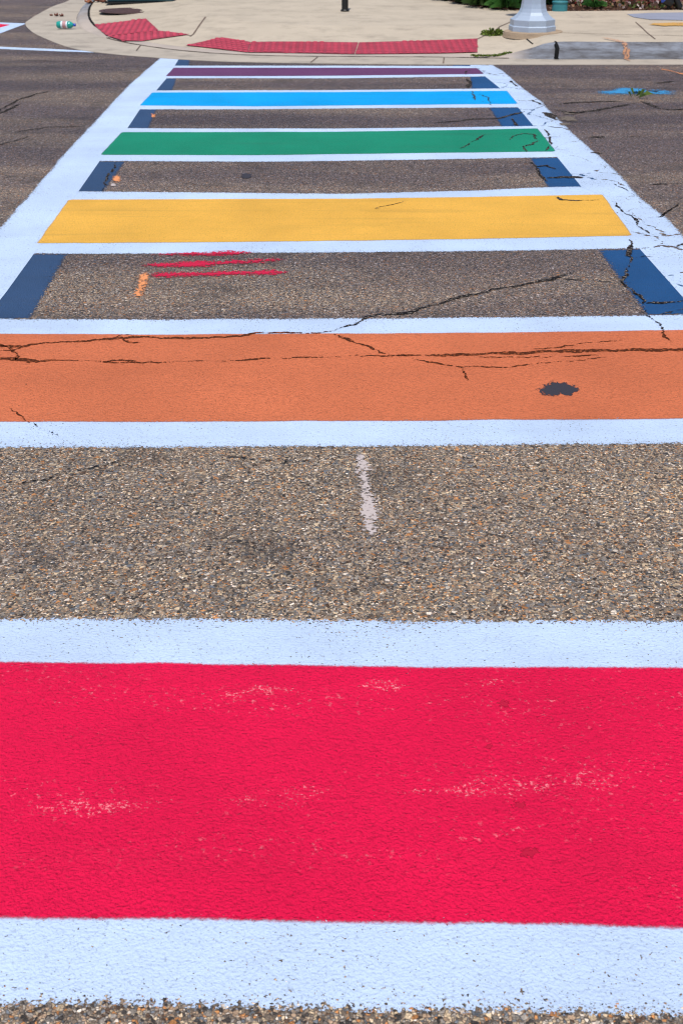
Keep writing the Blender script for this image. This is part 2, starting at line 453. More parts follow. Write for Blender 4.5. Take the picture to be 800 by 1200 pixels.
STRIPES = [
 ('red', 'crimson red painted stripe edged in white across the crosswalk',
  [(0,1181),(200,1182),(400,1186),(600,1190),(800,1195)],
  [(0,1080),(50,1081.5),(110,1082),(150,1081),(200,1081),(400,1084),(600,1087),(800,1092)],
  [(0,774),(200,776),(400,779),(600,780.5),(800,781)],
  [(0,723),(200,724),(400,725.5),(600,726.5),(800,726)]),
 ('orange', 'cracked orange painted stripe edged in white across the crosswalk',
  [(0,526),(200,525.5),(400,524.5),(600,523),(800,521)],
  [(0,496),(200,495.5),(400,495),(800,492)],
  [(0,391),(200,392),(400,391),(600,389.5),(800,386.5)],
  [(0,373.5),(200,374),(400,373),(600,371.5),(800,368.5)]),
 ('yellow', 'golden yellow painted stripe edged in white across the crosswalk',
  [(30,298),(200,298),(400,296.5),(600,294.5),(760,291.5)],
  [(42,286),(200,285),(400,283),(600,280),(742,277)],
  [(80,234),(400,233),(550,231),(706,228)],
  [(78,224),(200,225),(400,227),(560,223),(641,219),(700,218.5)]),
 ('green', 'emerald green painted stripe edged in white across the crosswalk',
  [(102,189),(200,189.5),(300,190),(400,189),(560,186.5),(672,184)],
  [(117,182),(300,182.5),(400,181),(652,178)],
  [(142,155),(200,155),(400,154.5),(560,152),(630,150.5)],
  [(138,150),(200,150.5),(400,150.5),(500,149.5),(634,147.5)]),
 ('sky', 'bright sky blue painted stripe edged in white across the crosswalk',
  [(150,128.5),(300,128.5),(400,127.5),(620,126)],
  [(163,124),(300,125),(400,124),(607,122)],
  [(178,108.5),(400,108),(594,106.5)],
  [(172,106),(400,105.5),(600,103.5)]),
 ('purple', 'plum purple painted stripe edged in white across the crosswalk',
  [(182,92),(300,92),(400,92),(586,89.5)],
  [(194,89.5),(300,89.5),(400,89),(568,87)],
  [(203,79.5),(300,79.5),(400,79.5),(559,80)],
  [(196,77),(300,77),(400,77),(572,77.4)]),
]
stripe_obj = {}
for key, lab, wn, cn, cf, wf in STRIPES:
    if key in ('red', 'orange'):
        wn, wf = ext(wn, 25), ext(wf, 12); cn, cf = ext(cn), ext(cf)
    mid = at(400, cn[len(cn) // 2][1])
    root = empty('crosswalk_stripe', (0, 0, 0), lab, 'crosswalk stripe', 'coloured stripes of the crosswalk')
    strip('colour_band', cn, cf, Z_COL, M[key], root, wav=.006)
    strip('white_edging', wn, cn, Z_BAND, M['white'], root, ends=False, sides='n')
    strip('white_edging', cf, wf, Z_BAND, M['white'], root, ends=False, sides='f')
    stripe_obj[key] = root

# border lines
Lin = [(207,68.5),(194,89.5),(178,108),(163,124),(142,155),(117,182),(80,234),(42,286),(0,343),(xl(500),500),(xl(700),700),(xl(1000),1000),(xl(1250),1250)]
Lout = [(187,68.3),(150,100),(106,147.5),(75,180),(37,225),(0,267),(375-.93*635,500),(375-.93*835,700),(375-.93*1135,1000),(375-.93*1385,1250)]
Rin = [(553,76.3),(568,87),(589,103.5),(607,122),(630,149),(652,178),(686,219),(706,228),(742,277),(800,341),(xr(500),500),(xr(700),700),(xr(1000),1000),(xr(1250),1250)]
Rout = [(577.5,76.3),(589,82.5),(608,99.5),(635,119.6),(654,140),(665,149),(680,164),(707,187),(728,206.5),(752,233.5),(782,256),(800,277),(375+1.02*635,500),(375+1.02*835,700),(375+1.02*1135,1000),(375+1.02*1385,1250)]
def border(name, inner, outer, lab, mat):
    A = resample([at(*p) for p in outer], 420); B = resample([at(*p) for p in inner], 420)
    V = []; E = []; F = []
    ts = [0, .05, .12, .25, .6, 1]
    for i in range(420):
        a, b = A[i].copy(), B[i]
        a.x += .010 * mnoise.noise(Vector((a.y * 2.1, 3.0, len(lab)))); b = b + (b - a).normalized() * .028; d = (b - a).length      # the coloured ends lie over it
        for t in ts:
            q = a.lerp(b, t); q.z = Z_BORDER; V.append(q); E.append(min(.1, t * d))
    m = len(ts)
    for i in range(419):
        for j in range(m - 1): F.append((i*m+j, (i+1)*m+j, (i+1)*m+j+1, i*m+j+1))
    o = up(link(name, V, F, mat, edge=E))
    return tag(o, lab, 'crosswalk line', 'long white border lines of the crosswalk')
border('crosswalk_border_line', Lin, Lout, 'smooth long white line along the left ends of the coloured stripes', M['white'])
border('crosswalk_border_line', Rin, Rout, 'chipped and cracked long white line along the right ends of the coloured stripes', M['white_worn'])

# slate blue blocks at both ends of every gap
BLOCKS = [
 ([(-12,373.6),(37,373.5)], [(38,297.6),(80,297.8)], 'left', 'yellow and orange stripes'),
 ([(757,369.5),(805,369)], [(699,293.5),(755,291)], 'right', 'yellow and orange stripes'),
 ([(84,224.5),(122,225)], [(107,188.8),(148,189.5)], 'left', 'green and yellow stripes'),
 ([(641,219.5),(687,219)], [(620,185.5),(662,184.5)], 'right', 'green and yellow stripes'),
 ([(142,150),(175,150.5)], [(158,128),(184,128)], 'left', 'sky blue and green stripes'),
 ([(587,148.5),(631,147.5)], [(572,126.2),(616,125.8)], 'right', 'sky blue and green stripes'),
 ([(179,106.2),(202,106.2)], [(190,92),(208,92)], 'left', 'purple and sky blue stripes'),
 ([(552,104),(590,103.5)], [(550,90),(576,89.5)], 'right', 'purple and sky blue stripes'),
 ([(207,77),(222,77)], [(208,69.4),(223.5,70.2)], 'left', 'purple stripe and the kerb'),
 ([(529,77.4),(553,77.4)], [(529,76.2),(551,76.2)], 'right', 'purple stripe and the kerb'),
]
for near, far, side, gap in BLOCKS:
    k_ = 0 if side == 'left' else 1; sg = -1 if side == 'left' else 1      # the outer end runs on under the border line
    near = list(near); far = list(far)
    near[-k_] = (near[-k_][0] + sg * (near[-k_][1] + 135) * .055, near[-k_][1]); far[-k_] = (far[-k_][0] + sg * (far[-k_][1] + 135) * .055, far[-k_][1])
    o = strip('painted_block', near, far, Z_NAVY, M['navy_l' if side == 'left' else 'navy'], ends=True, wav=.01)
    tag(o, 'slate blue block at %s end of the gap between %s' % (side, gap), 'painted block', 'slate blue blocks between stripes')
for xs, side in ((xl, 'left'), (xr, 'right')):
    sg = 1 if side == 'left' else -1
    o = strip('painted_block', sorted([(xs(723), 723), (xs(723) + sg*85, 723)]), sorted([(xs(527), 527), (xs(527) + sg*70, 527)]), Z_NAVY, M['navy'])
    tag(o, 'slate blue block at %s end of the gap between orange and red stripes' % side, 'painted block', 'slate blue blocks between stripes')

# sprayed and worn marks
g3 = 'crimson sprayed lines below the yellow stripe'
tag(ribbon('spray_line', [(168,298.8),(240,298),(312,296)], .120, Z_SPRAY, M['spray_red'], wvar=.2), 'crimson sprayed line overlapping the white edge of the yellow stripe', 'spray mark', g3)
tag(ribbon('spray_line', [(160,311.5),(240,309.5),(345,304)], .128, Z_SPRAY, M['spray_red'], wvar=.2), 'crimson sprayed line between two others on the asphalt, longest of the three', 'spray mark', g3)
tag(ribbon('spray_line', [(165,323),(260,321),(342,319.5)], .128, Z_SPRAY, M['spray_red'], wvar=.2), 'crimson sprayed line lowest of three on the asphalt, nearest the orange stripe', 'spray mark', g3)
tag(ribbon('spray_line', [(171,318),(160,352)], .085, Z_SPRAY, M['spray_orange'], wvar=.15), 'short orange sprayed tick beside the three crimson lines', 'spray mark')
tag(ribbon('chalk_line', [(421,526),(428,570),(437,637)], .075, Z_SPRAY, M['spray_white'], w2=.095, wvar=.05), 'faint pinkish white line on gravelly asphalt between the orange and red stripes', 'chalk mark')
tag(blob('spray_spot', 137, 210, 7, 6.5, Z_SPRAY, M['spray_orange'], seed=2), 'orange paint spot beside the blue block left of the green and yellow gap', 'spray mark')
tag(blob('spray_spot', 133, 217, 5, 3, Z_SPRAY, M['spray_white'], seed=4), 'pale paint spot just below the orange spot by the blue block', 'spray mark')
tag(blob('spray_spot', 180, 136, 4, 4, Z_SPRAY, M['spray_orange'], seed=5), 'small orange spot beside the blue block above the green stripe', 'spray mark')
tag(ribbon('spray_line', [(690,109.5),(722,108.5),(745,107),(768,109),(800,105.5)], .42, Z_SPRAY, M['spray_blue'], wvar=.45), 'blue sprayed smear around the weed growing in the road crack', 'spray mark')
tag(ribbon('spray_line', [(772,80.5),(785,83.5),(812,90)], .07, Z_SPRAY, M['spray_orange']), 'thin peach sprayed line on the asphalt near the right kerb', 'spray mark')
tag(blob('tar_spot', 653, 457, 24, 8.5, Z_SPRAY, M['tar'], rough=.6, seed=8, n=60), 'dark tar spot on the orange stripe', 'tar spot')
tag(blob('tar_spot', 289, 206.5, 6.5, 3.2, Z_SPRAY, M['tar'], rough=.6, seed=9), 'small black tar spot on asphalt between the green and yellow stripes', 'tar spot')
rr = stripe_obj['red']
for pts, w in (([(0,952),(120,947),(250,938),(420,930),(560,925),(700,912),(800,905)], .10), ([(0,826),(160,822),(300,812),(420,806),(640,800)], .08)):
    ribbon('scuff_mark', pts, w, Z_COL + .0004, M['scuff'], rr, jag=.02, wvar=.8)
for cx, cy, rx, ry in ((607,944,10,6),(620,1000,12,7),(590,826,7,5),(572,876,5,3),(110,1075,5,3)):
    blob('dark_spot', cx, cy, rx, ry, Z_COL + .0004, M.setdefault('redspot', spray_material('dull_red_stain', (.42, .004, .034), .85, .05)), rr, rough=.5, seed=cx)

# side street crosswalk seen at the far left
t = strip('crosswalk_line', [(-160,55.6),(0,57.6),(60,60),(112,61.8)], [(-160,53),(0,54.8),(60,57.2),(108,60)], Z_BAND, M['white'])
tag(t, 'thin white line on the side street ending at the corner gutter', 'road line')
r2 = empty('crosswalk_stripe', (0,0,0), 'red stripe tip edged in white on the side street left of the corner', 'crosswalk stripe')
strip('white_edging', [(-90,76),(0,39.5),(29,28.6)], [(-90,22.5),(0,26.2),(30,27.4)], Z_BAND, M['white'], r2, ends=False)
strip('colour_band', [(-80,56),(0,32.6),(11,29.6)], [(-80,25.5),(0,28.2),(12,29)], Z_COL, M['red'], r2)

# ------------------------------------------------------------------ cracks (parts of the road)
def crack(pts, w=.018, m='crack', jag=.016):  # flat ribbon on the surface; recess shade is painted into its colour
    far = 1.75 if pts[len(pts)//2][1] < 260 and 480 < pts[0][0] < 700 else 1.0
    return ribbon('crack', pts, far * w * (.66 if m == 'crack' else .62) + .003, Z_CRACK, M[m], road, jag=jag, wvar=.7)
O = 'crack_orange'
crack([(-60,404),(0,405.5),(30,407),(55,403),(100,401),(145,397),(155,395.5),(200,397),(245,397),(290,393.5),(303,391.5),(330,391),(375,391),(392,389)], .026, O)
crack([(392,388),(405,383),(415,381),(425,376),(432,370.5),(450,369),(480,367),(500,360),(520,354),(550,346),(590,338),(630,331),(655,325),(664,321),(667,313)], .027)
crack([(655,327),(700,330),(745,333)], .012)
crack([(-60,420),(0,421),(15,422),(45,424),(75,423),(100,424)], .05, O)
crack([(0,412),(14,411),(30,407)], .02, O)
crack([(90,424),(170,425),(250,424),(320,421.5),(332,420.5)], .015, O)
crack([(320,422),(360,420),(400,418.5),(430,418)], .013, O)
crack([(420,418.5),(465,417.5),(520,417.5),(600,414),(660,412.5),(720,411.5),(780,411),(850,408)], .040, O)
crack([(388,392),(400,396),(430,406),(457,416),(480,419)], .020, O)
crack([(475,420),(500,426),(540,430),(580,431),(620,428.5),(665,424),(720,419)], .010, O)
crack([(540,431),(543,440),(545,447)], .010, O)
crack([(620,410),(650,408),(690,402),(740,399)], .010, O)
crack([(738,281),(739,290),(737,297),(742,303),(736,309),(732,318),(730,332),(739,341),(751,349.5),(755,356.5),(756,369)], .022)
crack([(756,369),(767,376),(774.6,381),(775.5,388)], .020)
crack([(775.5,388),(778,395),(786,401)], .022, O)
crack([(755,355.6),(782,355),(800,354),(830,352)], .030)
crack([(774,369),(800,363.5),(830,358)], .018)
crack([(742,303),(753,300),(765,302)], .014)
crack([(719.5,236.6),(732,251.5),(744,257.6),(746,264),(750,268),(765,276)], .016)
crack([(744,257.6),(774,254),(789.5,243)], .012)
crack([(790,290),(800,285.6),(812,281)], .024)
crack([(653,230.5),(657.5,235),(674,235.6),(704,235)], .014)
crack([(435,245.5),(455,241),(470,238),(480,235)], .012)
crack([(430,245),(446,245.5)], .02)
crack([(537,175),(547,170),(558.5,163.5),(565,159),(579,157)], .014)
crack([(596,164.6),(601,160),(612.6,157),(625,158),(629.5,164.6),(624,169),(612.6,172.5),(618,179)], .014)
crack([(637,152),(644,162),(645,169),(639.6,177)], .014)
crack([(553,107),(555,114),(557,118)], .016)
crack([(561,110.6),(572,115),(575,124)], .012)
crack([(545,88),(547,83.6),(554,82.5)], .014)
crack([(547,91.5),(549.5,97),(548,103)], .028)
crack([(500,144.4),(530,143),(552,140),(585.5,139),(601,134),(615,131)], .020)
crack([(600,139),(604.7,148)], .018)
crack([(597,95),(606,101.6)], .016)
crack([(622.6,117.4),(633,123)], .018)
crack([(635,131.6),(644,135.4),(650,140)], .05)
crack([(690.5,179.5),(697,180),(704,181)], .022)
crack([(717.5,215.5),(729.5,221.5),(746,230.5)], .014)
crack([(639,209),(660,208),(684,209)], .03)
crack([(622,190),(628,196),(641,194),(650,199)], .016)
crack([(628,196),(633,207),(641,213)], .016)
crack([(654,122),(680,120),(728,119)], .03)
crack([(648,129),(672,133),(696,130),(736,122.5),(748,120)], .035)
crack([(750,119),(760,122.4),(772,127.6),(784,129),(800,128.4),(830,128)], .05)
crack([(768,98),(790,95.6)], .05)
crack([(688,161),(710,161)], .04)
crack([(724,162),(752,160)], .02)
crack([(755,217),(775,216),(830,214.5)], .02)
crack([(772,255),(783,248),(795,239)], .02)
crack([(-40,142),(0,130),(5,126),(22,117.5),(45,110),(66,106)], .035)
crack([(-10,136),(5,131),(15,126),(25,122.5)], .04)
crack([(10,156),(37,152.5),(57,149.5),(82,149),(107,149)], .02)
crack([(-30,176),(0,170),(20,165),(37,159)], .02)
crack([(20,567),(60,560),(110,550),(150,540),(180,538)], .011)
crack([(200,541),(235,536.5),(285,536.5),(400,545)], .009)
crack([(8,476),(25,489),(37,496)], .006, O)
crack([(38,497),(45,500),(60,507),(68,512),(76,523)], .005)
crack([(-10,398),(6,406),(16,412),(22,418),(14,424)], .02, O)
crack([(140,398),(150,402),(165,402)], .02, O)
crack([(135,396),(144,393.5),(158,393)], .012, O)
crack([(120,425),(135,423.5),(160,424.5)], .02, O)
crack([(560,419),(640,419.5),(700,417)], .012, O)
crack([(136,190),(133,199),(125,208),(121,224)], .018)
crack([(0,70),(60,72),(140,76)], .02)
# broken-out asphalt beside the chipped border
for cx, cy, rx, ry, sd in ((664,139.5,12,2.6,1),(668,133,9,1.6,2),(661,146,7,1.6,3)):
    blob('pothole_rubble', cx, cy, rx, ry, Z_CRACK, M['crumb'], road, rough=.8, seed=sd)

# ------------------------------------------------------------------ corner: gutter, kerb, sidewalk
Fpx = [(113,3),(101,9),(93,15),(90,22),(92,29),(100,36),(120,43.5),(150,51),(200,58.5),(250,63),(300,65.5),(350,66.5),(400,67),(500,67.5),(560,68.5),(590,69),(620,69.5),(650,70),(720,70),(800,70)]
Gpx = [(83,0),(62,8),(45,17),(36,22.5),(30,28),(36,36),(50,44),(85,57),(130,63.5),(190,68.5),(230,71),(270,72.8),(330,74),(400,75),(500,76),(560,76.2),(620,76.2),(650,76.2),(720,76.2),(800,76.2)]
Hk = [.13,.11,.085,.055,.035,.022,.018,.016,.015,.015,.015,.015,.015,.015,.016,.022,.085,.15,.15,.15]
Fw = [at(*p) for p in Fpx]; Gw = [at(*p) for p in Gpx]
# the kerb runs on along the side street and along the main street
d0 = Vector((-.05, 1, 0)).normalized()
Fw = [Fw[0] + d0 * 60, Fw[0] + d0 * 20, Fw[0] + d0 * 3] + Fw + [Fw[-1] + Vector((6, 0, 0)), Fw[-1] + Vector((60, 0, 0))]
Gw = [Gw[0] + d0 * 60, Gw[0] + d0 * 20, Gw[0] + d0 * 3] + Gw + [Gw[-1] + Vector((6, 0, 0)), Gw[-1] + Vector((60, 0, 0))]
Hk = [.15, .15, .15] + Hk + [.15, .15]
# smooth subdivision (Catmull-Rom) of the three arrays together
def cr(p0, p1, p2, p3, t):
    return .5 * ((2 * p1) + (p2 - p0) * t + (2*p0 - 5*p1 + 4*p2 - p3) * t*t + (3*p1 - p0 - 3*p2 + p3) * t**3)
def smooth_all(A, k=5):
    out = []
    for i in range(len(A) - 1):
        p0 = A[max(0, i-1)]; p3 = A[min(len(A)-1, i+2)]
        long = False
        for j in range(k):
            t = j / k
            out.append(A[i] + (A[i+1] - A[i]) * t if (i < 3 or i > len(A) - 5) else cr(p0, A[i], A[i+1], p3, t))
    out.append(A[-1]); return out
Fs, Gs, Hs = smooth_all(Fw), smooth_all(Gw), smooth_all(Hk)
NS = len(Fs)
Nrm = []
for i in range(NS):
    t = Fs[min(NS-1, i+1)] - Fs[max(0, i-1)]; t.normalize()
    Nrm.append(Vector((-t.y, t.x, 0)))          # to the sidewalk side (inside the corner)
for _ in range(6):
    Nrm = [(Nrm[max(0,i-1)] + Nrm[i] + Nrm[min(NS-1,i+1)]).normalized() for i in range(NS)]
def loft(name, rows, mat):
    V = []; F = []
    for r in rows: V += r
    for j in range(len(rows) - 1):
        for i in range(NS - 1): F.append((j*NS+i, j*NS+i+1, (j+1)*NS+i+1, (j+1)*NS+i))
    o = up(link(name, V, F, mat, tone=[min(1, max(0, (h - .03) / .06)) for h in Hs] * len(rows))); o['kind'] = 'structure'
    for p in o.data.polygons: p.use_smooth = True
    md = o.modifiers.new('edge', 'EDGE_SPLIT'); md.split_angle = R(40)
    return o
def row(d, zf): return [Vector((Fs[i].x + Nrm[i].x * d, Fs[i].y + Nrm[i].y * d, zf(i))) for i in range(NS)]
loft('gutter', [[Vector((g.x, g.y, -.02)) for g in Gs], [Vector((g.x, g.y, .005)) for g in Gs],
                [g.lerp(f, .5) + Vector((0,0,.003)) for g, f in zip(Gs, Fs)], [Vector((f.x, f.y, .004)) for f in Fs]], M['gutter'])
loft('kerb', [row(.0, lambda i: 0.0), row(.004, lambda i: .006), row(.018, lambda i: .006 + (Hs[i]-.006)*.35), row(.034, lambda i: .006 + (Hs[i]-.006)*.66), row(.056, lambda i: .006 + (Hs[i]-.006)*.87), row(.085, lambda i: .006 + (Hs[i]-.006)*.97), row(.115, lambda i: Hs[i] + .001), row(.16, lambda i: Hs[i] + .004)], M['kerb'])
TOP = .16; RAMP = 1.5
def zdepth(h, d):
    k = min(1, max(0, (d - .16) / (RAMP - .16)))
    return h + .004 + (TOP - h) * k
inner = row(RAMP, lambda i: TOP + .004)
walkrows = [row(d, (lambda dd: (lambda i: zdepth(Hs[i], dd)))(d)) for d in (.162, .3, .5, .7, .9, 1.1, 1.3, RAMP)]
loft('sidewalk', walkrows, M['walk'])
far = [Vector((60, 75, TOP + .004)), Vector((-3, 75, TOP + .004))]
plz = link('sidewalk_plaza', [Vector((v.x, v.y, TOP + .004)) for v in inner] + [Vector((75, 16, TOP+.004)), Vector((75, 80, TOP+.004)), Vector((-4, 80, TOP+.004))], [tuple(range(NS + 3))], M['walk'])
plz['kind'] = 'structure'; up(plz)

def surf(x, y):
    """height of the sidewalk / ramp at a world point"""
    p = Vector((x, y, 0)); best = (1e9, 0, 0)
    for i in range(NS - 1):
        a = Fs[i]; b = Fs[i+1]; a2 = Vector((a.x, a.y, 0)); ab = Vector((b.x - a.x, b.y - a.y, 0))
        t = max(0, min(1, (p - a2).dot(ab) / max(1e-9, ab.length_squared)))
        q = a2 + ab * t; d = (p - q).length
        if d < best[0]: best = (d, Hs[i] + (Hs[i+1] - Hs[i]) * t, (p - q).dot(Nrm[i]))
    d, h, s = best
    if s < 0: return .005
    if d < .16: return h
    return zdepth(h, d)
def ats(px, py, dz=0.0):
    z = .05
    for _ in range(12):
        p = at(px, py, z); z = .5 * z + .5 * surf(p.x, p.y)
    p = at(px, py, z); p.z = surf(p.x, p.y) + dz
    return p

# joints in the concrete (parts of what they cut)
def joint(pts, w, parent, mat=M['crack'], dz=.004):
    P = [ats(*p) for p in pts]
    return ribbon('joint', P, w, dz, mat, parent, taper=False, wvar=.1, world=True, zf=surf)
M['joint'] = crack_material('joint_dirt', (.16, .12, .10), (.22, .17, .14), .2)
M['blackjoint'] = crack_material('dark_joint_filler', (.012, .012, .013), (.03, .03, .03), .3)
sw = bpy.data.objects['sidewalk']
joint([(241,20),(227,40),(223,43)], .025, sw, M['joint'])
joint([(559,46),(580,36),(602,24)], .022, sw, M['joint'])
joint([(612,42),(618,47),(624,52)], .02, sw, M['blackjoint'])
joint([(744,26),(758,39),(767,46)], .02, sw, M['joint'])
joint([(186,36.4),(200,39),(224,42)], .02, sw, M['joint'])
joint([(650,38.5),(700,40),(800,42)], .02, sw, M['joint'])
# open expansion joint through the kerb: a black filler wedge following the kerb's profile
i0 = min(range(NS), key=lambda i: abs(Fs[i].x - at(651.5, 70).x))
cx = at(651.5, 70).x; cy = Fs[i0].y
prof = [(-.02,.008),(-.006,.012),(.001,.015),(.014,.060),(.030,.108),(.052,.139),(.082,.153),(.115,.158),(.17,.163)]
V = []; F = []
for k, (dy, z) in enumerate(prof):
    for sgn in (-1, 1):
        V.append((cx + sgn * (.022 if dy < .06 else .010) + .006 * math.sin(k * 2.1), cy + dy, z))
for k in range(len(prof) - 1): F.append((2*k, 2*k+1, 2*k+3, 2*k+2))
link('joint', V, F, simple('black_joint', (.012, .012, .013), .9, spec=.05), bpy.data.objects['kerb'])
lj = [i for i in range(NS) if Fs[i].y > at(120, 45).y and Fs[i].x < at(122, 40).x and Fs[i].y < 22]
ribbon('joint', [Vector((Fs[i].x + Nrm[i].x * .165, Fs[i].y + Nrm[i].y * .165, 0)) for i in lj], .035, .004, M['blackjoint'], sw, taper=False, wvar=.2, world=True, zf=surf)
fj = [i for i in range(NS) if at(118, 45).x < Fs[i].x < at(600, 69).x and Fs[i].y < at(110, 38).y]
ribbon('joint', [Vector((Fs[i].x, Fs[i].y, 0)) for i in fj], .022, .011, M['joint'], bpy.data.objects['gutter'], taper=False, wvar=.3, world=True)
# gutter joints
for a, b in (((166,52.5),(160,60)), ((372,67.6),(364,74)), ((520,68.5),(519,75))):
    ribbon('joint', [at(*a), at(*b)], .018, .009, M['joint'], bpy.data.objects['gutter'], taper=False, wvar=.1, world=True)
# orange utility mark running over the kerb
kx = at(733, 70).x; ky = Fs[min(range(NS), key=lambda i: abs(Fs[i].x - kx))].y
V = []; F = []; E = []
prof = [(-.28,.010,.02),(-.1,.011,.03),(.0,.013,.045),(.014,.064,.05),(.030,.112,.05),(.052,.143,.055),(.082,.157,.06),(.115,.162,.06),(.16,.166,.06),(.32,.170,.05),(.55,.171,.03)]
for k, (dy, z, w) in enumerate(prof):
    x = kx - max(0, dy - .02) * .42
    for sx, e in ((-1, 0), (0, .05), (1, 0)): V.append((x + sx * w * 1.2, ky + dy, z)); E.append(e if 0 < k < len(prof) - 1 else 0)
for k in range(len(prof) - 1):
    for j in (0, 1): F.append((3*k+j, 3*k+j+1, 3*k+4+j, 3*k+3+j))
tag(link('spray_line', V, F, M['spray_faint'], edge=E), 'faded orange sprayed line running down over the kerb face', 'spray mark')

def ground_poly(name, pts, dz, mat, label=None, cat=None, parent=None, edge=None):
    P = [ats(px, py, dz) for px, py in pts]
    c = sum(P, Vector()) / len(P)
    c.z = surf(c.x, c.y) + dz
    return P, c
# blue-grey patch and ochre marks on the right sidewalk
P = [ats(*p) for p in [(734,17),(742,20.5),(760,23.2),(800,24.2),(900,25),(900,15.5),(800,15),(760,15.6)]]
o = up(link('concrete_patch', [Vector((p.x, p.y, TOP + .009)) for p in P], [tuple(range(len(P)))], M['slab']))
tag(o, 'blue grey concrete patch on the sidewalk in front of the mulch bed', 'concrete patch')
tag(ribbon('spray_line', [ats(758,29.5), ats(800,29), ats(880,28.5)], .42, .008, M['spray_yellow'], wvar=.2, world=True, zf=surf), 'wide ochre sprayed band on the sidewalk below the blue grey patch', 'spray mark')
tag(ribbon('spray_line', [ats(672,15.5), ats(684,22)], .05, .006, M['spray_white'], wvar=.2, world=True, zf=surf), 'faint white tick on the sidewalk right of the lamp post', 'chalk mark')

# tactile paving
def inside(p, poly):
    c = False; n = len(poly)
    for i in range(n):
        a, b = poly[i], poly[(i+1) % n]
        if (a.y > p[1]) != (b.y > p[1]) and p[0] < (b.x - a.x) * (p[1] - a.y) / (b.y - a.y) + a.x: c = not c
    return c
def panel(pts, axis, parent, seed):
    P = [ats(*p) for p in pts]
    V = []; F = []
    # fine grid plate following the ramp, clipped to the outline by fan triangulation + subdivision
    bm = bmesh.new()
    f = bm.faces.new([bm.verts.new((p.x, p.y, 0)) for p in P])
    bmesh.ops.triangulate(bm, faces=[f])
    bmesh.ops.subdivide_edges(bm, edges=bm.edges[:], cuts=5, use_grid_fill=True)
    for v in bm.verts: v.co.z = surf(v.co.x, v.co.y) + .009
    ax = Vector((axis[0], axis[1])).normalized(); ay = Vector((-ax.y, ax.x))
    us = [Vector((p.x, p.y)).dot(ax) for p in P]; vs = [Vector((p.x, p.y)).dot(ay) for p in P]
    sp = .074
    nplate = len(bm.faces)
    u = min(us) + sp * .5
    k = 0
    while u < max(us):
        v = min(vs) + sp * .5
        while v < max(vs):
            q = ax * u + ay * v
            ok = all(inside((q.x + dx, q.y + dy), P) for dx, dy in ((.016,0),(-.016,0),(0,.016),(0,-.016)))
            if ok:
                z = surf(q.x, q.y) + .009
                ra, rb = [], []
                for j in range(8):
                    a = j * math.pi / 4
                    ra.append(bm.verts.new((q.x + .030*math.cos(a), q.y + .030*math.sin(a), z)))
                    rb.append(bm.verts.new((q.x + .019*math.cos(a), q.y + .019*math.sin(a), z + .009)))
                for j in range(8): bm.faces.new((ra[j], ra[(j+1)%8], rb[(j+1)%8], rb[j]))
                bm.faces.new(rb)
            v += sp
        u += sp; k += 1
    me = bpy.data.meshes.new('panel'); bm.faces.ensure_lookup_table()
    for i_, f_ in enumerate(bm.faces): f_.material_index = 0 if i_ < nplate else 1
    bm.to_mesh(me); bm.free(); me.materials.append(M['matbase']); me.materials.append(M['mat'])
    o = bpy.data.objects.new('panel', me); COL.objects.link(o); o.parent = parent
    up(o)
t1 = empty('tactile_paving', (0,0,0), 'long red tactile paving strip on the ramp facing the rainbow crosswalk', 'tactile paving')
def wdir(a, b):
    p = ats(*a); q = ats(*b); return (q.x - p.x, q.y - p.y)
panel([(217.5,54),(250,57.5),(290,62),(293.5,50),(260,44.5)], wdir((217,54),(290,62)), t1, 1)
panel([(294,50),(290.5,62),(415,64),(419.5,50.5)], (1, 0), t1, 2)
panel([(420.5,50.5),(416,64),(559,62),(559,46)], wdir((415,64),(559,62)), t1, 3)
t2 = empty('tactile_paving', (0,0,0), 'small folded red tactile paving patch near the bottle and manhole cover', 'tactile paving')
panel([(111,30),(125,42.2),(150,40.4),(186,36.4),(171,22.4)], wdir((125,42),(186,36.4)), t2, 4)
panel([(126,42.6),(144,48.4),(166,49),(222,41),(187,36.8),(151,40.8)], wdir((144,48.4),(222,41)), t2, 5)

# manhole cover
c = ats(152, 12.8)
mh = empty('manhole_cover', (c.x, c.y, c.z + .002), 'round rusty brown manhole cover set in the sidewalk', 'manhole cover')
lathe('rim', [(.34,.0),(.34,.007),(.40,.007),(.405,.0)], M['iron'], mh, 40)
o = lathe('lid', [(.332,.0),(.332,.009),(.30,.010),(.29,.006),(.20,.006),(.19,.011),(.10,.011),(.09,.006)], M['iron'], mh, 40)

# ------------------------------------------------------------------ lamp post
c = ats(622.5, 39.5); zt = c.z
lp = empty('lamp_post', (c.x, c.y, zt), 'pale grey octagonal lamp post on a round concrete footing', 'lamp post')
def irregular_disc():
    V = [(0, 0, .035)]; F = []
    n = 36
    for z, k in ((.035, .86), (.028, .97), (-.03, 1.03)):
        for i in range(n):
            a = 2 * math.pi * i / n
            r = .315 * k * (1 + .05 * mnoise.noise(Vector((math.cos(a), math.sin(a), 2)))) + .03 * max(0, math.cos(a)) * k
            V.append((r * math.cos(a), r * math.sin(a), z))
    for i in range(n): F.append((0, 1 + i, 1 + (i+1) % n))
    for j in range(2):
        for i in range(n): F.append((1 + j*n + i, 1 + (j+1)*n + i, 1 + (j+1)*n + (i+1) % n, 1 + j*n + (i+1) % n))
    return V, F
V, F = irregular_disc(); link('footing', V, F, M['footing'], lp)
rot = R(22.5 + 6)
lathe('base_plinth', [(.258,.030),(.258,.082),(.247,.092),(.247,.150),(.234,.160)], M['pole'], lp, 8, rot, smooth=False)
lathe('base_flare', [(.230,.159),(.212,.172),(.180,.196),(.155,.226),(.140,.262),(.131,.31),(.128,.36)], M['pole'], lp, 8, rot, smooth=False)
